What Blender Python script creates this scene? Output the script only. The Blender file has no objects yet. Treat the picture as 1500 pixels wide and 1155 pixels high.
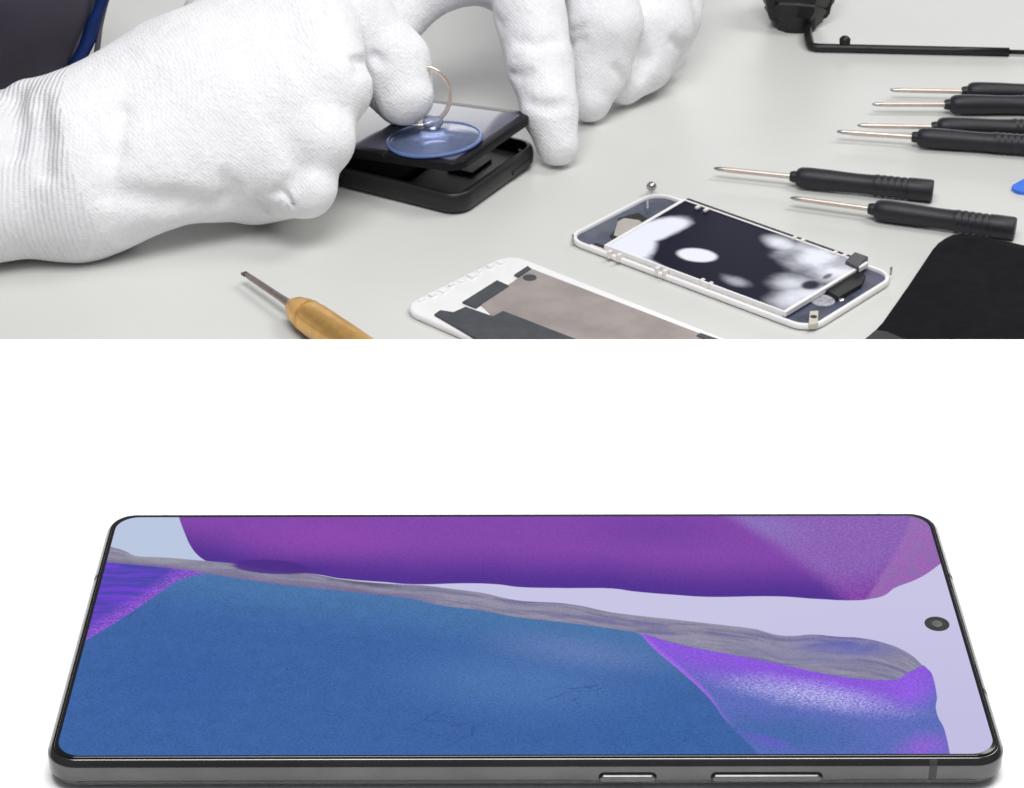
import bpy, bmesh, math, random
import numpy as np
from mathutils import Vector, Matrix

random.seed(7)
S = 0.001                      # every length below is written in millimetres
scene = bpy.context.scene
COL = scene.collection

# ------------------------------------------------------------------ camera
W0, H0 = 1500.0, 1155.0
FPX = 3374.0
PITCH = math.radians(29.75)
CAMZ = 253.9
BENCH = -141.0                 # height of the workbench top
cp, sp = math.cos(PITCH), math.sin(PITCH)

def ray(u, v):
    a = (u - W0/2)/FPX
    b = (v - H0/2)/FPX
    return Vector((a, cp - b*sp, -sp - b*cp))
def at_z(u, v, z):
    d = ray(u, v); t = (z - CAMZ)/d.z
    return Vector((d.x*t, d.y*t, z))
def at_h(u, v, h): return at_z(u, v, BENCH + h)
def at_y(u, v, y):
    d = ray(u, v); t = y/d.y
    return Vector((d.x*t, y, CAMZ + d.z*t))

cam_d = bpy.data.cameras.new('camera'); cam = bpy.data.objects.new('camera', cam_d); COL.objects.link(cam)
cam_d.sensor_fit = 'HORIZONTAL'; cam_d.sensor_width = 36.0; cam_d.lens = FPX/W0*36.0
cam.location = (0, 0, CAMZ*S); cam.rotation_euler = (math.pi/2 - PITCH, 0, 0)
cam_d.clip_start = 0.01; cam_d.clip_end = 50
scene.camera = cam
cam_d.dof.use_dof = True; cam_d.dof.focus_distance = .43; cam_d.dof.aperture_fstop = 220

# ------------------------------------------------------------------ node helpers
class E:
    """a node socket with arithmetic"""
    def __init__(s, nt, sock): s.nt, s.k = nt, sock
    def _m(s, op, *o, clamp=False):
        n = s.nt.nodes.new('ShaderNodeMath'); n.operation = op; n.use_clamp = clamp
        for i, x in enumerate((s,)+o):
            if isinstance(x, E): s.nt.links.new(x.k, n.inputs[i])
            else: n.inputs[i].default_value = x
        return E(s.nt, n.outputs[0])
    def __add__(s, o): return s._m('ADD', o)
    __radd__ = __add__
    def __sub__(s, o): return s._m('SUBTRACT', o)
    def __rsub__(s, o): return (s*-1.0) + o
    def __mul__(s, o): return s._m('MULTIPLY', o)
    __rmul__ = __mul__
    def __truediv__(s, o): return s._m('DIVIDE', o)
    def sin(s): return s._m('SINE')
    def sqrt(s): return s._m('SQRT')
    def abs(s): return s._m('ABSOLUTE')
    def pow(s, p): return s._m('POWER', p)
    def min(s, o): return s._m('MINIMUM', o)
    def max(s, o): return s._m('MAXIMUM', o)
    def clamp(s): return s._m('ADD', 0.0, clamp=True)
    def step(s, a, b):
        n = s.nt.nodes.new('ShaderNodeMapRange'); n.interpolation_type = 'SMOOTHSTEP'
        s.nt.links.new(s.k, n.inputs[0])
        n.inputs[1].default_value = a; n.inputs[2].default_value = b
        n.inputs[3].default_value = 0; n.inputs[4].default_value = 1
        return E(s.nt, n.outputs[0])

def srgb(r, g, b):
    f = lambda c: (c/255/12.92 if c/255 <= .04045 else ((c/255+.055)/1.055)**2.4)
    return (f(r), f(g), f(b), 1)

class Mat:
    def __init__(s, name):
        s.m = bpy.data.materials.new(name); s.m.use_nodes = True
        s.nt = s.m.node_tree; s.p = s.nt.nodes['Principled BSDF']
    def set(s, **kw):
        tbl = dict(color='Base Color', rough='Roughness', metal='Metallic', ior='IOR', spec='Specular IOR Level', trans='Transmission Weight',
                   coat='Coat Weight', coatr='Coat Roughness', ecol='Emission Color', estr='Emission Strength', sheen='Sheen Weight', sheenr='Sheen Roughness',
                   alpha='Alpha', sss='Subsurface Weight', sssr='Subsurface Radius', ssss='Subsurface Scale', normal='Normal')
        for k, v in kw.items():
            i = s.p.inputs[tbl[k]]
            if isinstance(v, E): s.nt.links.new(v.k, i)
            elif isinstance(v, tuple) and len(v) == 3 and k in ('color', 'ecol'): i.default_value = v + (1,)
            else: i.default_value = v
        return s
    def pos(s):
        tc = s.nt.nodes.new('ShaderNodeTexCoord'); vm = s.nt.nodes.new('ShaderNodeVectorMath'); vm.operation = 'SCALE'
        s.nt.links.new(tc.outputs['Object'], vm.inputs[0]); vm.inputs['Scale'].default_value = 1000
        return E(s.nt, vm.outputs[0])
    def xyz(s, p=None):
        p = p or s.pos(); n = s.nt.nodes.new('ShaderNodeSeparateXYZ'); s.nt.links.new(p.k, n.inputs[0])
        return [E(s.nt, n.outputs[i]) for i in range(3)]
    def vec(s, x, y, z):
        n = s.nt.nodes.new('ShaderNodeCombineXYZ')
        for i, q in enumerate((x, y, z)):
            if isinstance(q, E): s.nt.links.new(q.k, n.inputs[i])
            else: n.inputs[i].default_value = q
        return E(s.nt, n.outputs[0])
    def noise(s, p, scale, detail=3, rough=.55, dist=0):
        n = s.nt.nodes.new('ShaderNodeTexNoise'); s.nt.links.new(p.k, n.inputs['Vector'])
        n.inputs['Scale'].default_value = scale; n.inputs['Detail'].default_value = detail
        n.inputs['Roughness'].default_value = rough; n.inputs['Distortion'].default_value = dist
        return E(s.nt, n.outputs[0])
    def voronoi(s, p, scale, feature='F1'):
        n = s.nt.nodes.new('ShaderNodeTexVoronoi'); n.feature = feature; s.nt.links.new(p.k, n.inputs['Vector'])
        n.inputs['Scale'].default_value = scale
        return E(s.nt, n.outputs['Distance'])
    def mix(s, f, a, b):
        n = s.nt.nodes.new('ShaderNodeMix'); n.data_type = 'RGBA'
        if isinstance(f, E): s.nt.links.new(f.k, n.inputs[0])
        else: n.inputs[0].default_value = f
        for q, i in ((a, 6), (b, 7)):
            if isinstance(q, E): s.nt.links.new(q.k, n.inputs[i])
            else: n.inputs[i].default_value = tuple(q)[:3] + (1,)
        return E(s.nt, n.outputs[2])
    def scale_col(s, c, f):
        n = s.nt.nodes.new('ShaderNodeVectorMath'); n.operation = 'SCALE'
        s.nt.links.new(c.k, n.inputs[0])
        if isinstance(f, E): s.nt.links.new(f.k, n.inputs['Scale'])
        else: n.inputs['Scale'].default_value = f
        return E(s.nt, n.outputs[0])
    def bump(s, h, dist_mm, strength=1.0):
        n = s.nt.nodes.new('ShaderNodeBump'); s.nt.links.new(h.k, n.inputs['Height'])
        n.inputs['Distance'].default_value = dist_mm*S; n.inputs['Strength'].default_value = strength
        s.nt.links.new(n.outputs[0], s.p.inputs['Normal']); return s
    def curve(s, x, pts):
        """piecewise curve: pts in the same unit as x, returned in that unit"""
        xs = [p[0] for p in pts]; ys = [p[1] for p in pts]
        x0, x1, y0, y1 = min(xs), max(xs), min(ys), max(ys)
        if y1 - y0 < 1e-6: y1 = y0 + 1
        n = s.nt.nodes.new('ShaderNodeFloatCurve'); c = n.mapping.curves[0]
        q = sorted(((a-x0)/(x1-x0), (b-y0)/(y1-y0)) for a, b in pts)
        while len(c.points) < len(q): c.points.new(.5, .5)
        for i, (a, b) in enumerate(q):
            c.points[i].location = (a, b); c.points[i].handle_type = 'AUTO_CLAMPED'
        n.mapping.use_clip = False; n.mapping.update()
        s.nt.links.new(((x - x0)/(x1-x0)).clamp().k, n.inputs['Value'])
        return E(s.nt, n.outputs[0])*(y1-y0) + y0

# ------------------------------------------------------------------ mesh helpers
def link(name, me, mat, parent=None, smooth=True, loc=None):
    o = bpy.data.objects.new(name, me); COL.objects.link(o)
    if mat: me.materials.append(mat.m if isinstance(mat, Mat) else mat)
    if smooth:
        me.polygons.foreach_set('use_smooth', [True]*len(me.polygons))
    if parent: o.parent = parent
    if loc is not None: o.location = Vector(loc)*S
    return o
def from_bm(name, bm, mat, parent=None, smooth=False, sharp=None):
    bmesh.ops.recalc_face_normals(bm, faces=bm.faces[:])
    me = bpy.data.meshes.new(name); bm.to_mesh(me); bm.free()
    o = link(name, me, mat, parent, smooth or sharp is not None)
    if sharp is not None: me.set_sharp_from_angle(angle=math.radians(sharp))
    return o
def bevel_mod(o, w, seg=2, ang=30):
    m = o.modifiers.new('bevel', 'BEVEL'); m.width = w*S; m.segments = seg; m.limit_method = 'ANGLE'; m.angle_limit = math.radians(ang)
    return o
def tag(o, label=None, cat=None, group=None, kind=None):
    if label: o['label'] = label
    if cat: o['category'] = cat
    if group: o['group'] = group
    if kind: o['kind'] = kind
    return o
def thing(name, label, cat, loc=(0,0,0), rz=0, group=None):
    o = bpy.data.objects.new(name, None); COL.objects.link(o)
    o.location = Vector(loc)*S; o.rotation_euler = (0, 0, rz); o.empty_display_size = .01
    return tag(o, label, cat, group)

def rrect(L, W, r, n=8, inset=0, sx=0, sy=0):
    """rounded rectangle centred on the origin, long side on x"""
    a, b = L/2-inset, W/2-inset; r = max(r-inset, .05); out = []
    for cx, cy, t0 in ((a-r, b-r, 0), (-(a-r), b-r, 90), (-(a-r), -(b-r), 180), (a-r, -(b-r), 270)):
        for i in range(n+1):
            t = math.radians(t0 + 90*i/n); out.append((cx + r*math.cos(t)+sx, cy + r*math.sin(t)+sy))
    return out
def loft_bm(rings, cap0=True, cap1=True, bm=None):
    """rings: lists of 3-D points (mm), equal counts"""
    bm = bm or bmesh.new()
    vs = [[bm.verts.new(Vector(p)*S) for p in r] for r in rings]
    n = len(vs[0])
    for a, b in zip(vs, vs[1:]):
        for i in range(n):
            bm.faces.new((a[i], a[(i+1) % n], b[(i+1) % n], b[i]))
    if cap0: bm.faces.new(list(reversed(vs[0])))
    if cap1: bm.faces.new(vs[-1])
    return bm
def slab_bm(L, W, r, prof, n=8, bm=None, cap0=True, cap1=True):
    return loft_bm([[(x, y, z) for x, y in rrect(L, W, r, n, ins)] for ins, z in prof], cap0, cap1, bm)
def prism_bm(pts, z0, z1, bm=None):
    a = sum(p[0]*q[1]-q[0]*p[1] for p, q in zip(pts, pts[1:]+pts[:1]))
    if a < 0: pts = pts[::-1]
    return loft_bm([[(x, y, z0) for x, y in pts], [(x, y, z1) for x, y in pts]], bm=bm)
def box_bm(x0, x1, y0, y1, z0, z1, bm=None):
    return prism_bm([(x0, y0), (x1, y0), (x1, y1), (x0, y1)], z0, z1, bm)
def lathe_bm(prof, n=32, axis='z', bm=None, cap=True):
    rings = []
    for r, h in prof:
        rg = []
        for i in range(n):
            t = 2*math.pi*i/n; c, s = r*math.cos(t), r*math.sin(t)
            rg.append((c, s, h) if axis == 'z' else (h, c, s))
        rings.append(rg)
    return loft_bm(rings, cap, cap, bm)
def tube_bm(path, rad, n=12, bm=None, closed=False, flat=1.0):
    path = [Vector(p) for p in path]; N = len(path); rings = []; up = None
    for i, p in enumerate(path):
        if closed: d = path[(i+1) % N]-path[i-1]
        else: d = path[min(i+1, N-1)]-path[max(i-1, 0)]
        d.normalize()
        if up is None:
            up = Vector((0, 0, 1)) if abs(d.z) < .9 else Vector((1, 0, 0))
        a = d.cross(up).normalized(); up = a.cross(d).normalized()
        r = rad[i] if isinstance(rad, (list, tuple)) else rad
        rings.append([p + a*(r*math.cos(2*math.pi*k/n)) + up*(r*flat*math.sin(2*math.pi*k/n)) for k in range(n)])
    if closed: rings.append(rings[0])
    bm = loft_bm(rings, not closed, not closed, bm)
    if closed: bmesh.ops.remove_doubles(bm, verts=bm.verts[:], dist=1e-6)
    return bm
def smooth_path(pts, n=8):
    pts = [Vector(p) for p in pts]; out = []
    for i in range(len(pts)-1):
        p0, p1, p2, p3 = pts[max(i-1, 0)], pts[i], pts[i+1], pts[min(i+2, len(pts)-1)]
        for k in range(n):
            t = k/n
            out.append(.5*((2*p1)+(p2-p0)*t+(2*p0-5*p1+4*p2-p3)*t*t+(3*p1-p0-3*p2+p3)*t**3))
    out.append(pts[-1]); return out

# ---- signed distance modelling for cloth-covered hands
def surface_nets(F, org, h):
    s = F < 0
    nx, ny, nz = F.shape
    cor = [(i, j, k) for i in (0, 1) for j in (0, 1) for k in (0, 1)]
    sub = lambda A, c: A[c[0]:nx-1+c[0], c[1]:ny-1+c[1], c[2]:nz-1+c[2]]
    cnt = sum(sub(s, c).astype(np.int8) for c in cor)
    act = (cnt > 0) & (cnt < 8)
    ii = np.argwhere(act)
    idx = -np.ones(act.shape, np.int64); idx[act] = np.arange(len(ii))
    acc = np.zeros((len(ii), 3)); num = np.zeros(len(ii))
    for c in cor:
        for ax in range(3):
            if c[ax]: continue
            d = list(c); d[ax] = 1
            fa = sub(F, c)[act]; fb = sub(F, tuple(d))[act]
            x = (fa < 0) != (fb < 0)
            t = np.where(x, fa/np.where(x, fa-fb, 1), 0)
            p = np.tile(np.array(c, float), (len(ii), 1)); p[:, ax] += t
            acc[x] += p[x]; num[x] += 1
    V = (ii + acc/num[:, None])*h + np.array(org)
    quads = []
    for ax in range(3):
        b, c = (ax+1) % 3, (ax+2) % 3
        sl = [slice(1, -1)]*3; sl[ax] = slice(0, -1)
        A = s[tuple(sl)]
        sl2 = list(sl); sl2[ax] = slice(1, None)
        B = s[tuple(sl2)]
        e = np.argwhere(A != B); off = np.ones(3, int); off[ax] = 0
        e = e + off
        inside = s[tuple(e.T)]
        def cell(db, dc):
            q = e.copy(); q[:, b] += db; q[:, c] += dc
            return idx[tuple(q.T)]
        q = np.stack([cell(-1, -1), cell(0, -1), cell(0, 0), cell(-1, 0)], 1)
        q[~inside] = q[~inside][:, ::-1]
        quads.append(q)
    return V, np.concatenate(quads)

class SDF:
    def __init__(s, lo, hi, h):
        s.lo, s.h = np.array(lo, float), h
        n = np.ceil((np.array(hi)-s.lo)/h).astype(int)+1
        ax = [s.lo[i]+np.arange(n[i])*h for i in range(3)]
        s.X, s.Y, s.Z = [a.astype(np.float32) for a in np.meshgrid(*ax, indexing='ij')]
        s.F = np.full(s.X.shape, 1e3, np.float32)
    def cap(s, a, ra, b, rb):
        a, b = np.array(a, np.float32), np.array(b, np.float32); d = b-a
        t = ((s.X-a[0])*d[0]+(s.Y-a[1])*d[1]+(s.Z-a[2])*d[2])/max(float(d@d), 1e-6)
        t = np.clip(t, 0, 1)
        return np.sqrt((s.X-a[0]-t*d[0])**2+(s.Y-a[1]-t*d[1])**2+(s.Z-a[2]-t*d[2])**2) - (ra+(rb-ra)*t)
    def ell(s, c, r):
        q = np.sqrt(((s.X-c[0])/r[0])**2+((s.Y-c[1])/r[1])**2+((s.Z-c[2])/r[2])**2)
        return (q-1)*min(r)
    @staticmethod
    def smin(a, b, k):
        hh = np.clip(.5+.5*(b-a)/k, 0, 1)
        return b+(a-b)*hh - k*hh*(1-hh)
    def add(s, D, k): s.F = s.smin(s.F, D, k)
    def cut(s, D, k): s.F = -s.smin(-s.F, D, k)
    def mesh(s, smooth=2):
        V, Q = surface_nets(s.F, s.lo, s.h)
        for _ in range(smooth):
            A = np.zeros_like(V); n = np.zeros(len(V))
            for i in range(4):
                a, b = Q[:, i], Q[:, (i+1) % 4]
                np.add.at(A, a, V[b]); np.add.at(n, a, 1); np.add.at(A, b, V[a]); np.add.at(n, b, 1)
            V = .45*V + .55*A/n[:, None]
        return V, Q
    def noise(s, scale, amp, seed):
        r = np.random.RandomState(seed); D = 0
        for i in range(5):
            d = r.normal(size=3); d /= np.linalg.norm(d); d *= 2*math.pi/(scale*(.7+.8*r.rand()))
            D = D + np.sin(s.X*d[0]+s.Y*d[1]+s.Z*d[2]+r.rand()*6.28 + 1.3*np.sin((s.Y*d[0]-s.Z*d[1]+s.X*d[2])*.7+r.rand()*6))
        s.F = s.F + (D*amp/5).astype(np.float32)

def np_mesh(name, V, Q, mat, parent, org=(0,0,0)):
    used = np.unique(Q); remap = -np.ones(len(V), int); remap[used] = np.arange(len(used))
    me = bpy.data.meshes.new(name)
    me.from_pydata(((V[used]-np.array(org))*S).tolist(), [], remap[Q].tolist()); me.update()
    return link(name, me, mat, parent)

# ------------------------------------------------------------------ materials
def simple(name, col, rough=.5, metal=0, **kw):
    m = Mat(name).set(color=col, rough=rough, metal=metal, **kw); return m
def grainy(name, col, rough, var=.06, scale=.15, bump=0, bscale=1.5, metal=0, **kw):
    m = Mat(name); p = m.pos()
    n = m.noise(p, scale, 4); c = tuple(col)[:3]
    m.set(color=m.mix(n.step(.3, .7), tuple(x*(1-var) for x in c), tuple(min(x*(1+var), 1) for x in c)), metal=metal, **kw)
    m.set(rough=(m.noise(p, scale*3, 3)-.5)*(.25*rough+.02)+rough)
    if bump: m.bump(m.noise(p, bscale, 3), bump)
    return m
M_paper = grainy('matt white board', (.90, .90, .90), .7, .006, .02)
M_bench = grainy('pale grey laminate', (.635, .635, .612), .42, .018, .012, .02, 1.2)
M_black = grainy('black plastic', (.006, .006, .0065), .42, .1, .3, .03, 2.5)
M_blackrub = grainy('black rubber grip', (.012, .0112, .017), .5, .15, .25, .05, 1.8)
M_blackmatt = grainy('matt black cover', (.0045, .0038, .0052), .75, .2, .06, .02, 2.5, spec=.08)
M_whiteplas = grainy('white plastic', (.84, .83, .83), .3, .02, .1)
M_pinkwhite = grainy('pinkish white metal', (.80, .74, .72), .35, .05, .3)
M_steel = grainy('steel', (.50, .47, .46), .3, .08, .4, metal=1)
M_goldsteel = grainy('warm steel shaft', (.66, .57, .51), .42, .05, .4, metal=.7)
M_silver = grainy('silver tabs', (.82, .76, .74), .25, .05, .6, metal=1)
M_tray = grainy('blue grey tray', (.07, .08, .12), .3, .25, .12, coat=.3)

# ------------------------------------------------------------------ the setting
def stage():
    ye = at_z(750, 494.5, 0).y
    bm = bmesh.new()
    # thick white board with a rounded far edge
    prof = [(ye-.2, -40), (ye, -39), (ye, -1.2), (ye-.35, -.35), (ye-1.2, 0), (100, 0), (-260, 0), (-260, -40)]
    L = 900
    vs = [[bm.verts.new((x*S, y*S, z*S)) for y, z in prof] for x in (-L, L)]
    n = len(prof)
    for i in range(n): bm.faces.new((vs[0][i], vs[0][(i+1) % n], vs[1][(i+1) % n], vs[1][i]))
    bm.faces.new(vs[0]); bm.faces.new(vs[1][::-1])
    o = from_bm('white_tabletop', bm, M_paper); tag(o, kind='structure')
    # workbench top, seen lower down behind the white one
    bm = box_bm(-252, 900, 520, 1700, BENCH-30, BENCH)
    o = from_bm('workbench_top', bm, M_bench); bevel_mod(o, 2, 3); tag(o, kind='structure')
stage()

# ------------------------------------------------------------------ the smartphone in front
PL, PW, PR = 163.8, 78.4, 5.4
PT = 6.55
PH_ROT = math.radians(.2)
yc = 307.6 + PW/2
ph_c = Vector(((770-750)/8.05, yc, 0)); ph_c.x = at_y(769.5, 1119, 307.6).x
phone = thing('smartphone', 'large dark grey smartphone with a blue and purple rock wallpaper, lying on the white surface', 'smartphone', ph_c, PH_ROT)
def ph_local(u, v, z=PT):
    p = at_z(u, v, z) - ph_c; c, s = math.cos(-PH_ROT), math.sin(-PH_ROT)
    return (p.x*c - p.y*s, p.x*s + p.y*c)

M_frame = Mat('graphite metal'); _p = M_frame.pos()
M_frame.set(color=M_frame.mix(M_frame.noise(_p, .08, 3).step(.35, .65), (.105, .102, .102), (.122, .12, .12)), metal=1)
M_frame.set(rough=(M_frame.noise(_p, .5, 4)-.5)*.08 + .2)
M_back = grainy('dark grey back glass', (.10, .10, .102), .22, .04, .1, coat=.6)
M_bezel = simple('black glass border', (.004, .004, .005), .12, 0, ior=1.45)
M_btn = grainy('polished button metal', (.12, .12, .12), .3, .05, .5, metal=1)
M_gap = simple('dark gap', (.01, .01, .01), .6)

def build_phone():
    # sides
    from_bm('back_cover', slab_bm(PL, PW, PR, [(6, .05), (2.6, .1), (1.3, .5), (.7, 1.1), (.35, 1.97)], 12), M_back, phone, sharp=40)
    bm = slab_bm(PL, PW, PR, [(1.2, 1.95), (.30, 1.97), (.10, 2.12), (.0, 2.4), (0, 3.6), (0, 5.0), (.04, 5.28), (.14, 5.44), (.46, 5.86), (.78, 6.2), (.9, 6.29), (1.0, 6.3), (1.08, 6.2), (1.08, 5.0)], 14)
    from_bm('metal_frame', bm, M_frame, phone, sharp=50)
    bm = slab_bm(PL, PW, PR, [(1.12, 5.4), (1.12, 6.25), (1.17, 6.4), (1.28, 6.5), (1.42, PT)], 14, cap0=False)
    from_bm('front_glass', bm, M_bezel, phone, sharp=50)
    # display : lit panel, its corners rounder than the body
    ins = 1.75
    pts = rrect(PL-2*ins-.3, PW-2*ins-.35, 4.3, 14, sy=-.27)
    bm = bmesh.new(); bm.faces.new([bm.verts.new((x*S, (y+.0)*S, (PT+.03)*S)) for x, y in pts])
    from_bm('display', bm, wallpaper(), phone)
    # buttons on the long side
    for nm, u0, u1 in (('power_button', 877, 963), ('volume_button', 1042, 1207)):
        x0 = ph_local(u0, 1138, 3.9)[0]; x1 = ph_local(u1, 1138, 3.9)[0]; zc = 3.05
        def pill(h, y, n=10):
            r = h/2; out = []
            for i in range(n+1): t = -math.pi/2+math.pi*i/n; out.append((x1-r+r*math.cos(t), y, zc+r*math.sin(t)))
            for i in range(n+1): t = math.pi/2+math.pi*i/n; out.append((x0+r+r*math.cos(t), y, zc+r*math.sin(t)))
            return out
        def shrink(pts, d):
            cx = (x0+x1)/2
            return [(p[0]-math.copysign(d, p[0]-cx), p[1], p[2]-d*(p[2]-zc)/.8) for p in pts]
        b = pill(1.95, -PW/2-.02)
        bm = loft_bm([b, [(p[0], -PW/2-.07, p[2]) for p in b]])
        seat = from_bm(nm, loft_bm([shrink(pill(1.7, 0), .16) and [(p[0], -PW/2+.1, p[2]) for p in shrink(pill(1.7, 0), .16)],
                                    [(p[0], -PW/2-.42, p[2]) for p in shrink(pill(1.7, 0), .16)],
                                    [(p[0], -PW/2-.62, p[2]) for p in shrink(pill(1.7, 0), .28)],
                                    [(p[0], -PW/2-.68, p[2]) for p in shrink(pill(1.7, 0), .45)]]), M_btn, phone, sharp=35)
        from_bm('button_gap', bm, M_gap, seat)
    # antenna bands
    M_band = simple('dark antenna plastic', (.03, .03, .031), .45)
    def band(x, side, w=1.35):
        prof = [(.0, 2.5), (-.014, 2.7), (-.014, 5.0), (.025, 5.285), (.11, 5.46), (.43, 5.88), (.75, 6.22)]
        rings = [[(xx, side*(PW/2-i), z) for i, z in prof] for xx in (x-w/2, x+w/2)]
        bm = bmesh.new(); vs = [[bm.verts.new(Vector(p)*S) for p in r] for r in rings]
        for i in range(len(prof)-1): bm.faces.new((vs[0][i], vs[1][i], vs[1][i+1], vs[0][i+1]))
        from_bm('antenna_band', bm, M_band, phone)
    band(ph_local(1366, 1125, 4.4)[0], -1); band(-PL/2+11, 1); band(PL/2-11, 1)
    for sx, yy in ((-1, PW/2-22), (1, -PW/2+20), (1, 17)):
        prof = [(-.014, 2.7), (-.014, 5.0), (.025, 5.285), (.11, 5.46), (.43, 5.88), (.75, 6.22)]
        bm = bmesh.new(); vs = [[bm.verts.new(Vector((sx*(PL/2-i), y, z))*S) for i, z in prof] for y in (yy-.6, yy+.6)]
        for i in range(5): bm.faces.new((vs[0][i], vs[1][i], vs[1][i+1], vs[0][i+1]))
        from_bm('antenna_band', bm, M_band, phone)
    # fine seam where the back glass meets the frame
    for path in ([(78, 1.9), (105, 2.1), (140, 2.4), (830, 2.42), (852, 2.3), (866, 2.05)], [(1218, 2.05), (1228, 2.3), (1248, 2.42), (1415, 2.42), (1440, 2.2), (1458, 1.95)]):
        bm = bmesh.new(); vs = []
        for u, z in path:
            x = min(max(ph_local(u, 1140, 2.4)[0], -PL/2+5.5), PL/2-5.5)
            vs.append([bm.verts.new(Vector((x, -PW/2-.006+(.1 if zz < 2.1 else .0)*.9, zz))*S) for zz in (z-.09, z+.09)])
        for a, b in zip(vs, vs[1:]):
            if (a[0].co-b[0].co).length > 1e-6: bm.faces.new((a[0], b[0], b[1], a[1]))
        from_bm('frame_seam', bm, simple('dark seam gap', (.03, .03, .03), .5), phone)
    # selfie camera hole
    x, y = ph_local(1372.5, 914.5)
    hole = from_bm('camera_hole', lathe_bm([(2.28, PT+.035), (2.28, PT+.07), (2.2, PT+.08)], 48), simple('camera surround', (.012, .012, .012), .35), phone)
    hole.location = (x*S, y*S, 0)
    ln = from_bm('camera_lens', lathe_bm([(1.0, PT+.085), (1.0, PT+.11), (.8, PT+.16), (.4, PT+.2)], 40), simple('camera lens', (.06, .058, .058), .45), hole, sharp=60)
    bm = lathe_bm([(1.42, PT+.085), (1.42, PT+.105), (1.25, PT+.105), (1.25, PT+.085)], 40, cap=False)
    from_bm('lens_ring', bm, simple('lens ring', (.03, .03, .03), .3), hole)
    # earpiece slit along the short side's edge and a speck of a microphone
    bm = bmesh.new()
    y0, y1 = -12, 12
    bm.faces.new([bm.verts.new(Vector(p)*S) for p in ((PL/2-1.2, y0, 6.44), (PL/2-1.0, y0, 6.33), (PL/2-1.0, y1, 6.33), (PL/2-1.2, y1, 6.44))])
    from_bm('earpiece', bm, simple('earpiece mesh', (.03, .03, .03), .7), phone)

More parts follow.
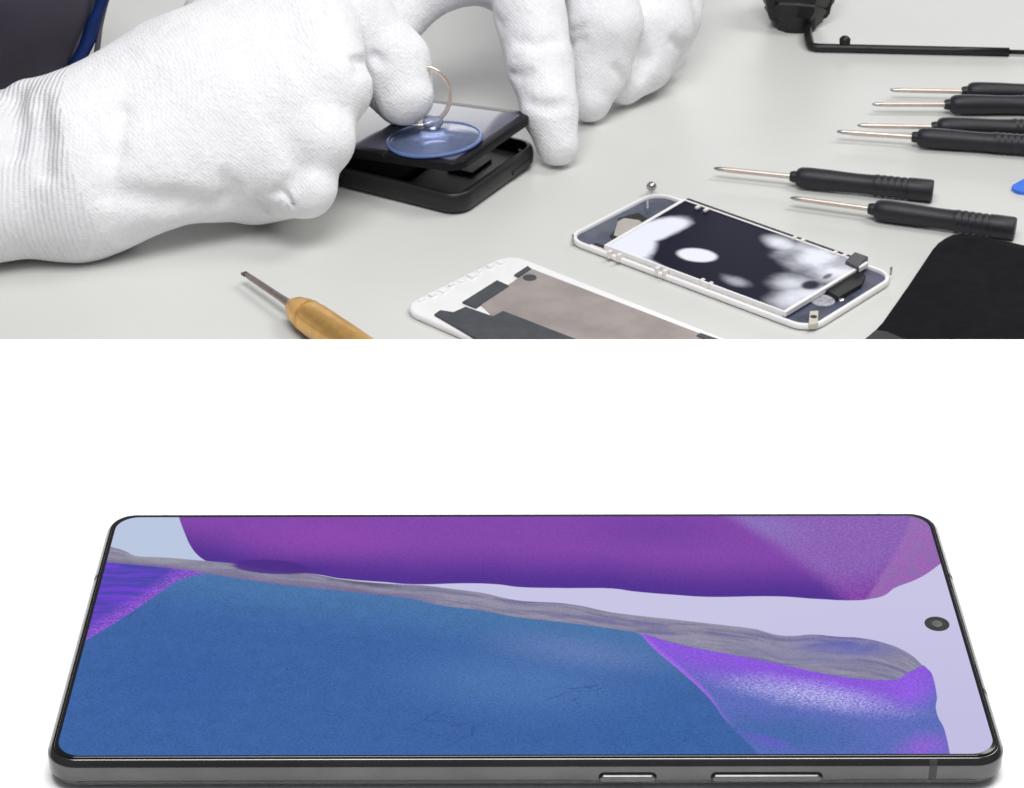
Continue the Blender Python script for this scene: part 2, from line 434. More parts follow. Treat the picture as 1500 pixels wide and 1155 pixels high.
def wallpaper():
    m = Mat('lit display wallpaper'); p = m.pos(); X, Y, Z = m.xyz(p)
    L = lambda pts: [ph_local(u, v) for u, v in pts]
    # wobble for hand-cut rock edges
    wob = (m.noise(p, .22, 5, .6)-.5)*1.3
    Yw = Y + wob
    fine = m.noise(m.vec(X, Y*1.6, Z), 2.0, 5, .72)
    mid = m.noise(p, .32, 5, .6, .4)
    big = m.noise(p, .045, 3)
    grain = (fine-.5)
    def over(base, mask, col): return m.mix(mask, base, col)
    def line(pts, x=None, y=None, soft=.16, use=None):
        """1 below the curve (towards the viewer)"""
        d = (m.curve(X, L(pts)) - (use or Y))
        return d.step(-soft, soft)
    def blob(c, a, b, soft=1.0, warp=0.0):
        c0 = Vector(ph_local(*c)); a0 = Vector(ph_local(c[0]+a[0], c[1]+a[1]))-c0; b0 = Vector(ph_local(c[0]+b[0], c[1]+b[1]))-c0
        M2 = Matrix(((a0.x, b0.x), (a0.y, b0.y))).inverted()
        dx, dy = X-c0.x, Y-c0.y
        q1 = dx*M2[0][0]+dy*M2[0][1]; q2 = dx*M2[1][0]+dy*M2[1][1]
        r = (q1*q1+q2*q2).sqrt()
        if warp: r = r + (mid-.5)*warp
        return 1.0 - r.step(1-soft, 1.0)
    # sky of the picture
    col = m.mix((X/PL+.5).step(.05, .5), srgb(192, 206, 232), srgb(207, 204, 237))
    col = over(col, (Y/PW+.5).step(.75, .05)*.6*(X/PL+.5).step(.6, .9), srgb(196, 192, 232))
    # far purple rock
    lowA = [(120, 815), (262, 818), (280, 820), (300, 822), (345, 831), (400, 838), (455, 841), (500, 848), (560, 853), (620, 856.5), (680, 855), (720, 856), (770, 861), (830, 862), (885, 862), (930, 867), (990, 872),
            (1050, 875), (1120, 874), (1200, 878), (1245, 880), (1280, 877), (1310, 862), (1345, 848), (1378, 826), (1400, 810)]
    inA = 1.0 - line(lowA, use=Y + wob*.12)
    inA = inA*(X - m.curve(Y, sorted([(ph_local(u, v)[1], ph_local(u, v)[0]) for u, v in ((260, 750), (264, 764), (270, 780), (279, 800), (290, 814), (304, 824))]))).step(-.12, .12)
    tA = (m.curve(X, L(lowA)) - Y)*-1.0
    cA = m.mix(tA.step(0, 15), srgb(82, 48, 150), srgb(134, 72, 176))
    cA = over(cA, blob((470, 790), (190, 0), (0, 45), 1)*.75, srgb(146, 74, 182))
    cA = over(cA, blob((960, 775), (160, 0), (0, 45), 1)*.6, srgb(112, 62, 166))
    facet = (m.curve(Y, sorted([(ph_local(u, v)[1], ph_local(u, v)[0]) for u, v in ((1060, 752), (1100, 775), (1160, 815), (1200, 845), (1240, 882))])) - X - wob*.8).step(3.0, -3.0)
    cF = m.mix(tA.step(1, 13), srgb(134, 70, 172), srgb(140, 100, 186))
    cF = m.mix(blob((1120, 772), (90, 10), (20, 40), 1, .4)*.35, cF, srgb(140, 142, 205))
    cF = m.mix((grain*3.2).clamp()*.55, cF, srgb(205, 150, 215))
    cA = over(cA, facet*.92, cF)
    fold = (m.curve(Y, sorted([(ph_local(u, v)[1], ph_local(u, v)[0]) for u, v in ((1335, 752), (1322, 790), (1290, 845), (1268, 882))])) - X - wob*.5).step(.6, -.6)
    cA = over(cA, fold*.8, m.mix(mid.step(.35, .65), srgb(168, 108, 190), srgb(150, 116, 182)))
    cA = m.scale_col(cA, 1.0 + grain*1.0 + (mid-.5)*.12)
    col = over(col, inA, cA)
    # grey ridge
    topB = [(140, 798), (165, 802), (185, 808), (200, 815), (235, 817), (300, 822), (345, 826), (400, 836), (455, 841), (500, 849), (560, 855), (620, 858), (660, 863), (700, 868), (760, 880), (830, 885), (900, 898), (960, 905), (1040, 914),
            (1100, 921), (1160, 932), (1190, 930), (1225, 933), (1260, 935), (1300, 944), (1330, 957), (1350, 974), (1360, 985)]
    endB = (ph_local(1353, 976)[0] - X).step(-.1, .1)
    inB = line(topB, use=Y + wob*.25)*endB
    lowB = [(130, 820), (155, 824), (200, 828), (250, 833), (300, 840), (400, 855), (500, 866), (600, 877), (650, 888), (700, 894), (760, 905), (850, 915), (935, 928), (1000, 946), (1080, 961), (1150, 975), (1200, 986), (1260, 995), (1300, 997), (1330, 986), (1352, 975), (1365, 970)]
    tB = m.curve(X, L(topB)) - Y
    strat = m.noise(m.vec(X*.11, tB*.8+X*.015, Z), .8, 4, .55, .5)
    leftw = (X/PL+.5).step(.52, .30)
    cB = m.mix(strat.step(.3, .7), srgb(130, 127, 152), srgb(155, 151, 176))
    cB = over(cB, blob((230, 818), (110, 2), (0, 14), 1)*.6, srgb(160, 163, 168))
    cB = over(cB, (1.0-leftw)*strat.step(.50, .34)*.42, srgb(100, 96, 172))
    cB = over(cB, blob((1240, 948), (120, 8), (-10, 22), 1, .6)*.65, srgb(88, 92, 190))
    cB = over(cB, blob((1180, 965), (150, 22), (-10, 12), .6, .5)*.6, srgb(138, 136, 172))
    cB = over(cB, blob((530, 852), (75, 10), (-6, 9), .7, .9)*.6, srgb(74, 66, 76))
    tL = Y - m.curve(X, L(lowB))
    cB = over(cB, (1.0-tL.step(.0, 2.2))*.55*leftw, srgb(112, 84, 140))
    cB = m.scale_col(cB, 1.0 + grain*.9 + (mid-.5)*.25)
    col = over(col, inB, cB)
    # the plum reflection lying on the ridge
    col = over(col, blob((398, 831), (64, 3), (2, 12), .25, .15)*.95, srgb(78, 44, 138))
    col = over(col, blob((790, 928), (1, 0), (0, 1), .2), srgb(78, 44, 138))
    # blue rock
    tC = m.curve(X, L(lowB)) - Y
    rightD = [(1344, 971), (1358, 980), (1367, 994), (1372, 1020), (1372, 1045), (1384, 1072), (1391, 1104), (1392, 1112)]
    dR = (m.curve(Y, sorted([(ph_local(u, v)[1], ph_local(u, v)[0]) for u, v in rightD])) - X).step(-.12, .12)
    cC = m.mix(tC.step(0, 16), srgb(74, 118, 172), srgb(62, 101, 166))
    cC = over(cC, blob((760, 1000), (260, 30), (-60, 70), 1, .5)*.6, srgb(86, 126, 186))
    cC = over(cC, blob((250, 1000), (160, 0), (0, 90), 1, .5)*.4, srgb(52, 92, 165))
    cC = over(cC, blob((850, 955), (190, 26), (-10, 36), 1, .5)*.75, srgb(104, 128, 186))
    cC = over(cC, blob((960, 1080), (150, 10), (0, 50), 1, .6)*.3, srgb(48, 96, 170))
    veins = m.voronoi(m.vec(X + mid*9, Y*1.5 + mid*9, Z), .12, 'DISTANCE_TO_EDGE')
    vz = blob((650, 1060), (110, 10), (0, 50), .9, .9).max(blob((850, 1020), (90, 10), (-20, 45), .9, 1.0)).max(blob((420, 985), (70, 0), (0, 40), .9, 1.0)).max(blob((1000, 1075), (70, 0), (0, 30), .9, 1.0)*.8)
    cC = over(cC, (1.0 - veins.step(.0, .03))*vz*.6*mid.step(.36, .54), srgb(36, 66, 130))
    cC = m.scale_col(cC, 1.03 + grain*1.4 + (mid-.5)*.35)
    inBlue = line(lowB, use=Y + wob*.06)*dR
    col = over(col, inBlue, cC)
    # violet facet at the left
    dl = [(120, 941), (133, 934), (180, 905), (230, 872), (262, 851), (300, 841), (330, 838)]
    inL = (m.curve(X, L(dl)) - Y - wob*.3).step(.5, -.5)*line(lowB)*(ph_local(300, 841)[0]-X).step(-2.5, 1.5)
    cL = m.mix(m.noise(m.vec(X*.15+Y*.1, Y*1.0, Z), .8, 4, .6).step(.38, .62), srgb(76, 72, 176), srgb(116, 68, 214))
    eL = (Y - m.curve(X, L(dl))).step(7.5, .2)
    cL = over(cL, eL*((grain*4.5)+.45).clamp()*.8, srgb(190, 112, 232))
    cL = m.scale_col(cL, 1.0+grain*.6)
    col = over(col, inL, cL)
    # violet facet at the right
    dd = [(925, 918), (935, 927), (960, 953), (1000, 987), (1040, 1025), (1064, 1058), (1085, 1078), (1110, 1104), (1120, 1112)]
    inD = (1.0-(1.0-(Y - m.curve(X, L(dd)) - wob*.3).step(-.2, .35))*1.0)*inBlue*(X-ph_local(933, 928)[0]).step(-.2, .2)
    inD = inD.max(inBlue*(X-ph_local(1130, 1000)[0]).step(-.1, .1))
    cD = m.mix(tC.step(1.5, 13), srgb(142, 92, 226), srgb(96, 112, 192))
    sheen = blob((1190, 1018), (190, 34), (-22, 26), 1, .5)
    cD = over(cD, sheen*((grain*3.6)+.55).clamp()*.95, srgb(200, 202, 250))
    cD = over(cD, blob((1150, 1075), (190, 20), (-10, 42), .9, .6)*.9, srgb(72, 108, 176))
    cD = over(cD, blob((1335, 1010), (46, 10), (-4, 40), 1, .3)*.7, srgb(154, 100, 240))
    cD = over(cD, blob((1355, 1095), (62, 0), (-14, 34), 1, .5)*.55, srgb(168, 96, 234))
    cD = over(cD, (1.0-(Y - m.curve(X, L(dd))).step(.2, 2.6))*(ph_local(1060, 1050)[0]-X).step(-2, 3)*.85, srgb(172, 110, 240))
    cD = over(cD, blob((1120, 1085), (60, 16), (-8, 8), 1, .8)*.5, srgb(122, 84, 220))
    cD = m.scale_col(cD, 1.0+grain*1.6)
    col = over(col, inD, cD)
    m.set(color=(0, 0, 0), rough=.18, ior=1.25, ecol=col, estr=.92)
    return m
build_phone()

# ------------------------------------------------------------------ rectangles lying on the bench
class Rect:
    """local frame of a rectangular thing from four bench pixels (left, top, right, bottom)"""
    def __init__(s, px, h=0, L=None, W=None):
        q = [at_h(u, v, h) for u, v in px]
        s.ex = ((q[2]-q[1])+(q[3]-q[0])).normalized(); s.ey = Vector((-s.ex.y, s.ex.x, 0))
        c = sum(q, Vector())/4
        s.L = L or ((q[2]-q[1]).length+(q[3]-q[0]).length)/2
        s.W = W or ((q[1]-q[0]).length+(q[2]-q[3]).length)/2
        s.c = Vector((c.x, c.y, BENCH)); s.rz = math.atan2(s.ex.y, s.ex.x)
    def loc(s, u, v, h):
        p = at_h(u, v, h)-s.c
        return (p.dot(s.ex), p.dot(s.ey))

# ---- white phone front lying open, its display panel lifted on top
def build_front():
    R = Rect([(834, 351), (951, 279), (1314, 402), (1190, 489)], 2)
    t = thing('phone_front_assembly', 'white-rimmed phone front lying open with a black and white reflection-painted display panel on top', 'phone part', R.c, R.rz)
    L, W, r = R.L, R.W, 9
    bm = slab_bm(L, W, r, [(1.0, .2), (.2, .6), (0, 1.1), (0, 2.0), (.3, 2.5), (.8, 2.6)], 10, cap1=False)
    slab_bm(L, W, r, [(.8, 2.6), (1.6, 2.6), (1.75, 2.4), (1.75, 1.0)], 10, bm, cap0=False, cap1=False)
    bmesh.ops.remove_doubles(bm, verts=bm.verts[:], dist=1e-6)
    from_bm('white_rim', bm, M_whiteplas, t, sharp=45)
    from_bm('inner_tray', slab_bm(L, W, r, [(1.7, .8), (1.7, 1.4), (2.1, 1.6)], 10), M_tray, t)
    # display panel (tilted a hair, standing proud of the rim)
    hp = 4.2
    q = [R.loc(u, v, hp) for u, v in ((885, 360), (1001, 292), (1270, 387), (1151, 459))]
    ins = lambda k: [((x-cx)*k+cx, (y-cy)*k+cy) for x, y in q]
    cx = sum(a for a, b in q)/4; cy = sum(b for a, b in q)/4
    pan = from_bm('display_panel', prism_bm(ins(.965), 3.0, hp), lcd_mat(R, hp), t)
    ring = bmesh.new(); o_, i_ = ins(1.0), ins(.966)
    for k in range(4):
        a, b, c, d = o_[k], o_[(k+1) % 4], i_[(k+1) % 4], i_[k]
        prism_bm([a, b, c, d], 2.6, hp+.25, ring)
    from_bm('panel_border', ring, M_whiteplas, pan)
    # dark gap strip and light rail along the near long side
    from_bm('support_rail', box_bm(-L/2+12, L/2-14, -W/2+2.0, -W/2+2.6, 1.55, 2.5), M_pinkwhite, t)
    from_bm('dark_gap', box_bm(-L/2+12, L/2-14, -W/2+2.65, -W/2+6.0, 1.58, 1.8), M_black, t)
    # silver clips along both long sides
    for u, v in ((893, 369), (906, 374), (963, 393), (974, 397), (1028, 411), (1040, 416)):
        x, y = R.loc(u, v+1, 4)
        o = bevel_mod(from_bm('clip', box_bm(x-.8, x+.65, y-.9, y+1.6, 1.6, 4.6), M_pinkwhite, t), .25)
    for u, v in ((1022, 306), (1034, 310), (1163, 351), (1175, 355), (1222, 373), (1236, 377)):
        x, y = R.loc(u, v, 4)
        bevel_mod(from_bm('clip', box_bm(x-.7, x+.7, y-1.2, y+1.6, 1.6, 5.1), M_pinkwhite, t), .25)
    # dark back rail
    a, b = q[1], q[2]; d = Vector((b[0]-a[0], b[1]-a[1])).normalized(); n = Vector((-d.y, d.x))
    A, B = Vector(a)+n*.3+d*1, Vector(b)+n*.3-d*3
    from_bm('dark_rail', prism_bm([tuple(A), tuple(B), tuple(B+n*1.6), tuple(A+n*1.6)], 1.6, 4.3), M_black, t)
    # sensor flap at the far left: a pale pad in a black surround
    P = lambda l, h: [R.loc(u, v, h) for u, v in l]
    from_bm('black_surround', prism_bm(P([(893, 346), (904, 334), (905, 320), (935, 312), (950, 322), (944, 327), (900, 352)], 1.9), 1.6, 1.95), M_black, t)
    from_bm('earpiece_pad', prism_bm(P([(899, 345), (905, 325), (914, 320), (936, 323), (940, 326), (909, 348)], 2.2), 1.8, 2.3), grainy('grey pad', (.42, .39, .36), .6), t)
    from_bm('tray_rib', prism_bm(P([(947, 296), (950, 296), (950, 308), (947, 308)], 2.2), 1.6, 3), grainy('pale rib', (.3, .32, .4), .4), t)
    # home-button end
    bevel_mod(from_bm('camera_module', prism_bm(P([(1205, 425), (1250, 395), (1268, 404), (1262, 418), (1228, 438)], 3), 1.6, 3.6), M_black, t), .4)
    bevel_mod(from_bm('flex_connector', prism_bm(P([(1238, 384), (1252, 371), (1272, 378), (1256, 394)], 5), 3.2, 5.6), grainy('dark grey flex', (.07, .066, .07), .5, .2, .8), t), .3)
    from_bm('flex_strip', prism_bm(P([(1257, 391), (1269, 383), (1272, 385), (1260, 393)], 5.2), 3.5, 5.2), M_whiteplas, t)
    x, y = R.loc(1205, 440, 2)
    o = from_bm('home_button', lathe_bm([(4.6, 1.6), (4.6, 2.0), (3.6, 2.4), (2.2, 2.2)], 28), grainy('clear button ring', (.38, .38, .42), .25, .3, .5), t, sharp=40); o.location = (x*S, y*S, 0)
    x, y = R.loc(1232, 440, 2)
    o = from_bm('screw', lathe_bm([(1.3, 1.6), (1.3, 2.4), (.8, 2.8)], 20), M_silver, t, sharp=40); o.location = (x*S, y*S, 0)
    br = bevel_mod(from_bm('bracket', prism_bm(P([(1184, 478), (1186, 458), (1199, 457), (1198, 476)], 3), 1.6, 3.7), grainy('tan bracket', (.55, .52, .43), .45), t), .4)
    x, y = R.loc(1192, 464, 3.8)
    o = from_bm('bracket_hole', lathe_bm([(1.2, 3.65), (1.2, 3.85)], 20), M_black, br); o.location = (x*S, y*S, 0)
    for u, v in ((839, 352), (1305, 400)):
        x, y = R.loc(u, v, 3)
        o = from_bm('locating_pin', lathe_bm([(.45, 2.2), (.45, 5.2), (.25, 5.5)], 12), M_steel, t); o.location = (x*S, y*S, 0)

def lcd_mat(R, h):  # the white blotches are reflections painted into the panel colour
    m = Mat('reflection-painted display panel'); p = m.pos(); X, Y, Z = m.xyz(p)
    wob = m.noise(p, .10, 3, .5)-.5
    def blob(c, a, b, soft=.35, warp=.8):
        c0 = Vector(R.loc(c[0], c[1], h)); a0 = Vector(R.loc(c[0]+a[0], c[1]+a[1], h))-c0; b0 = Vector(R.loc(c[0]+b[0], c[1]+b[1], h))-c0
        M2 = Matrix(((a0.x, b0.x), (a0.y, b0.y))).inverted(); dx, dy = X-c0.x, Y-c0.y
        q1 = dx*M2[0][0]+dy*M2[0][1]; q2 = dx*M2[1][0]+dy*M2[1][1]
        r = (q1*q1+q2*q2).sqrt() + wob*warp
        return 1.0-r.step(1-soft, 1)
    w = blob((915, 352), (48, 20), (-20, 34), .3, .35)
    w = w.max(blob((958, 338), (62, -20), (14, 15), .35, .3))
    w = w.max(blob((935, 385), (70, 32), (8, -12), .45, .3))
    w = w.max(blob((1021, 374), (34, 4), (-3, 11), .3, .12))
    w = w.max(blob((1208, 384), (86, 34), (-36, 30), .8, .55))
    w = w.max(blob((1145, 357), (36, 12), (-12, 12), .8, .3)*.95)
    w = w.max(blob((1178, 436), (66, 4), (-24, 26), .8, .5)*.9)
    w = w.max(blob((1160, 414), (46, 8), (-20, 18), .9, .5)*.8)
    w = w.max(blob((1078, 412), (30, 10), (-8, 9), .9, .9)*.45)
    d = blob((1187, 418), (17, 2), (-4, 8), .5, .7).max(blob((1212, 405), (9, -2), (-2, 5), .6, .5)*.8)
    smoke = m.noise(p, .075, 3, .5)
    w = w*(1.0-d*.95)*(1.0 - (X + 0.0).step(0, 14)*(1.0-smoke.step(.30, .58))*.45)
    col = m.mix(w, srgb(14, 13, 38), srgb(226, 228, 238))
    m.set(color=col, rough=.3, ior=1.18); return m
build_front()

# ---- white phone mid-frame with a metal plate, running under the board's edge
def build_mid():
    R0 = Rect([(834, 351), (951, 279), (1314, 402), (1190, 489)], 2)
    a, b = at_h(600, 459, 2), at_h(742, 371, 2)
    ex = (at_h(1052, 494, 2)-at_h(768, 381, 2)).normalized(); ey = Vector((-ex.y, ex.x, 0)); Wd = (b-a).dot(ey); L = 118
    c = b - ey*Wd/2 + ex*(L/2+1.3); c.z = BENCH
    class Q: pass
    t = thing('phone_back_frame', 'white phone frame with a pinkish grey metal plate and dark adhesive strips', 'phone part', c, math.atan2(ex.y, ex.x))
    loc = lambda u, v, h: ((at_h(u, v, h)-c).dot(ex), (at_h(u, v, h)-c).dot(ey))
    P = lambda l, h: [loc(u, v, h) for u, v in l]
    from_bm('white_frame', slab_bm(L, Wd, 9, [(1, .1), (.2, .5), (0, 1.2), (0, 2.0), (.4, 2.6), (1.2, 2.8)], 10), M_whiteplas, t, sharp=45)
    # notched inner lip at the head end
    bm = bmesh.new()
    for k in range(9):
        y = -Wd/2+9+k*(Wd-18)/8
        box_bm(-L/2+2.2, -L/2+3.6+(k % 3)*.8, y-1.2, y+1.2, 2.7, 3.3+.4*(k % 2), bm)
    from_bm('head_lip', bm, M_whiteplas, t)
    for k, y in ((0, -Wd/2+15), (1, Wd/2-13)):
        bevel_mod(from_bm('rim_notch', box_bm(-L/2-.2, -L/2+1.0, y-1.6, y+1.6, .8, 2.2), grainy('grey notch', (.30, .30, .29), .5), t), .2)
    x0, y0 = loc(710, 446, 3); xl = loc(772, 392, 3)
    plate = [(-L/2+21, -Wd/2+6), (L/2-12, -Wd/2+6), (L/2-12, Wd/2-3.2), (-L/2+11, Wd/2-3.2), (-L/2+11, 0), (-L/2+21, 0)]
    pl = bevel_mod(from_bm('metal_plate', prism_bm(P([(704, 447), (778, 394)], 3.0) + [(L/2-7, P([(1040, 494)], 3.0)[0][1]), (L/2-7, -Wd/2+7)] + P([(760, 500)], 3.0), 2.5, 3.2),
              grainy('pinkish grey metal', (.42, .365, .345), .38, .12, .06, .04, .5, metal=.35), t), .2)
    M_ad = grainy('dark grey adhesive', (.055, .06, .068), .55, .15, .2)
    bevel_mod(from_bm('adhesive_strip', prism_bm(P([(677, 443), (728, 411), (746, 419), (697, 451)], 3.4), 2.6, 3.6), M_ad, t), .2)
    bevel_mod(from_bm('adhesive_strip', prism_bm(P([(636, 461), (645, 455), (664, 458), (682, 450), (722, 464), (737, 456), (840, 496), (960, 545), (900, 570), (700, 498)], 3.4), 2.6, 3.65), M_ad, t), .2)
    from_bm('adhesive_strip', prism_bm(P([(753, 403), (773, 390), (778, 394), (760, 406)], 3.4), 3.0, 3.5), M_ad, t)
    x, y = loc(776, 406.5, 3.4)
    o = from_bm('plate_hole', lathe_bm([(2.6, 3.0), (2.6, 3.35)], 24), M_ad, t); o.location = (x*S, y*S, 0)
    o = bevel_mod(from_bm('adhesive_strip', prism_bm(P([(1020, 492), (1026, 488), (1060, 500), (1052, 506)], 3.4), 2.6, 3.6), M_ad, t), .2)
build_mid()

# ---- ball headed screw
def build_ball():
    p = at_h(954, 287, 0); p.z = BENCH
    t = thing('ball_head_screw', 'tiny silver ball-headed screw standing beside the corner of the open phone front', 'screw', p)
    from_bm('shank', lathe_bm([(1.5, 0), (1.5, .6), (.9, .8), (.9, 2.6)], 20), M_whiteplas, t, sharp=40)
    prof = [(2.1*math.cos(a), 4.1+2.1*math.sin(a)) for a in [math.radians(-80+16*i) for i in range(11)]]
    from_bm('head', lathe_bm(prof, 28), M_steel, t, smooth=True)
build_ball()

# ------------------------------------------------------------------ phone being opened
def build_open():
    C1, C2 = at_h(676, 322, 0), at_h(793, 238, 0)
    ey = (C2-C1).normalized(); ex = Vector((ey.y, -ey.x, 0)); Wd = (C2-C1).length; L = 122
    c = (C1+C2)/2 - ex*L/2; c.z = BENCH
    t = thing('opened_phone', 'black phone being opened, its tilted glass screen lifted by a suction cup', 'phone', c, math.atan2(ex.y, ex.x))
    H = 9.2; r = 9
    bm = slab_bm(L, Wd, r, [(3.5, .2), (1.2, .8), (.3, 2.2), (0, 4.2), (0, 6.0), (.25, 7.6), (.8, 8.8), (1.3, H)], 10, cap1=False)
    slab_bm(L, Wd, r, [(1.3, H), (2.6, H), (2.9, 8.6), (3.0, 4.2)], 10, bm, cap0=False)
    bmesh.ops.remove_doubles(bm, verts=bm.verts[:], dist=1e-6)
    hs = from_bm('housing', bm, M_black, t, sharp=45)
    # inside: battery, board, screws
    bevel_mod(from_bm('battery', box_bm(-L/2+30, L/2-34, -Wd/2+8, Wd/2-16, 4.3, 6.8), M_blackmatt, hs), .5)
    bevel_mod(from_bm('circuit_board', box_bm(L/2-31, L/2-7, -Wd/2+7, Wd/2-8, 4.3, 5.6), grainy('dark board', (.012, .016, .016), .4), hs), .3)
    bevel_mod(from_bm('connector_cover', box_bm(L/2-24, L/2-12, -4, 12, 5.7, 6.6), M_blackrub, hs), .3)
    for x, y in ((L/2-6.5, Wd/2-7), (L/2-6.5, -Wd/2+7), (L/2-32.4, Wd/2-7)):
        o = from_bm('screw', lathe_bm([(1.2, 4.3), (1.2, 6.9), (.8, 7.3)], 16), simple('dark screw', (.08, .08, .085), .35, .9), hs); o.location = (x*S, y*S, 0)
    # side seam and corner foot on the visible short side
    bevel_mod(from_bm('side_key', box_bm(L/2-.3, L/2+.5, Wd/2-24, Wd/2-9, 3.2, 5.2), M_blackrub, hs), .3)
    # the lifted screen, hinged at the far-left short side
    tilt = math.radians(-5.0)
    piv = bpy.data.objects.new('screen_panel', None)
    bm = slab_bm(L-3, Wd-2.4, 8, [(.8, -1.3), (.1, -.9), (0, .2), (0, 1.7), (.3, 2.2), (.9, 2.4), (4.4, 2.4)], 10, cap1=False)
    slab_bm(L-3, Wd-2.4, 8, [(4.4, 2.4), (4.4, 2.3)], 10, bm, cap0=False)
    bmesh.ops.remove_doubles(bm, verts=bm.verts[:], dist=1e-6)
    bmesh.ops.translate(bm, verts=bm.verts[:], vec=Vector(((L-3)/2, 0, 0))*S)
    scr = from_bm('screen_panel', bm, simple('black gloss frame', (.010, .010, .012), .3, spec=.12), t, sharp=45)
    scr.location = Vector((-L/2+1.5, 0, H+.6))*S; scr.rotation_euler = (0, tilt, 0)
    m = Mat('smoky screen glass'); p = m.pos()
    m.set(color=m.mix(m.noise(p, .05, 3).step(.35, .65), (.115, .112, .16), (.14, .137, .19)), rough=.1, ior=1.75)
    bm = slab_bm(L-11.8, Wd-11.2, 2, [(0, 2.35), (0, 2.46), (.1, 2.5)], 6)
    bmesh.ops.translate(bm, verts=bm.verts[:], vec=Vector(((L-3)/2, 0, 0))*S)
    from_bm('screen_glass', bm, m, scr)
    from_bm('frame_joint', box_bm((L-3)*.70, (L-3)*.70+1.0, -(Wd-2.4)/2-.02, -(Wd-2.4)/2+6.2, 1.2, 2.56), M_gap, scr)
    Mw = Matrix.Translation(c) @ Matrix.Rotation(t.rotation_euler.z, 4, 'Z') @ Matrix.Translation(Vector((-L/2+1.5, 0, H+.6))) @ Matrix.Rotation(tilt, 4, 'Y')
    bpy.data.objects.remove(piv)
    return Mw
SCR = build_open()

# ---- suction cup on the glass
def hit_plane(u, v, M, z):
    o = M @ Vector((0, 0, z)); n = (M.to_3x3() @ Vector((0, 0, 1))).normalized()
    cpos = Vector((0, 0, CAMZ)); d = ray(u, v)
    return cpos + d*((o-cpos).dot(n)/d.dot(n)), n
def build_cup():
    base, n = hit_plane(637, 207, SCR, 2.55)
    t = thing('suction_cup', 'clear blue suction cup with a knob and wire ring, stuck to the lifted phone screen', 'suction cup', base)
    t.rotation_mode = 'QUATERNION'; t.rotation_quaternion = Vector((0, 0, 1)).rotation_difference(n)
    m = Mat('clear blue rubber'); p = m.pos()
    m.set(color=m.mix(m.noise(p, .3, 3).step(.35, .65), (.38, .48, .86), (.48, .57, .92)), rough=.2, trans=.78, ior=1.3)
    prof = [(0.5, .0), (18.6, 0), (19.3, .25), (19.4, .7), (18.9, 1.1), (15, 1.9), (10, 3.0), (7, 3.6), (5.8, 4.1), (5.4, 4.8), (4.4, 5.3), (3.0, 5.5), (.5, 5.55)]
    from_bm('cup_disc', lathe_bm(prof, 64), m, t, sharp=60)
    from_bm('cup_rim', tube_bm([(18.9*math.cos(a), 18.9*math.sin(a), .75) for a in [2*math.pi*i/64 for i in range(64)]], .75, 10, closed=True), Mat('blue rubber rim').set(color=(.24, .36, .80), rough=.2, trans=.5, ior=1.35), t, smooth=True)
    prof = [(.4, 5.6), (2.7, 5.65), (2.9, 6.1), (3.7, 6.8), (4.2, 7.8), (4.2, 9.0), (3.5, 10.1), (2.0, 10.7), (.4, 10.8)]
    m2 = Mat('pale clear rubber').set(color=(.62, .68, .93), rough=.15, trans=.7, ior=1.35)
    from_bm('knob', lathe_bm(prof, 36), m2, t, smooth=True)
    # wire ring through the knob
    kn = base + n*8.0; rc = at_y(617, 141, kn.y+2)
    cen = rc - base
    down = (kn-rc); R_ = down.length; dn = down.normalized()
    cam_dir = (Vector((0, 0, CAMZ))-rc).normalized()
    side = dn.cross(cam_dir); side = (side - side.dot(dn)*dn).normalized()
    inv = Vector((0, 0, 1)).rotation_difference(n).inverted()
    ring = [inv @ (cen + dn*(R_*math.cos(a)) + side*(R_*math.sin(a))) for a in [2*math.pi*i/56 for i in range(56)]]
    from_bm('wire_ring', tube_bm(ring, .9, 10, closed=True), grainy('pale copper wire', (.88, .77, .70), .22, .04, .4, metal=.9), t, smooth=True)
    return rc
RINGC = build_cup()

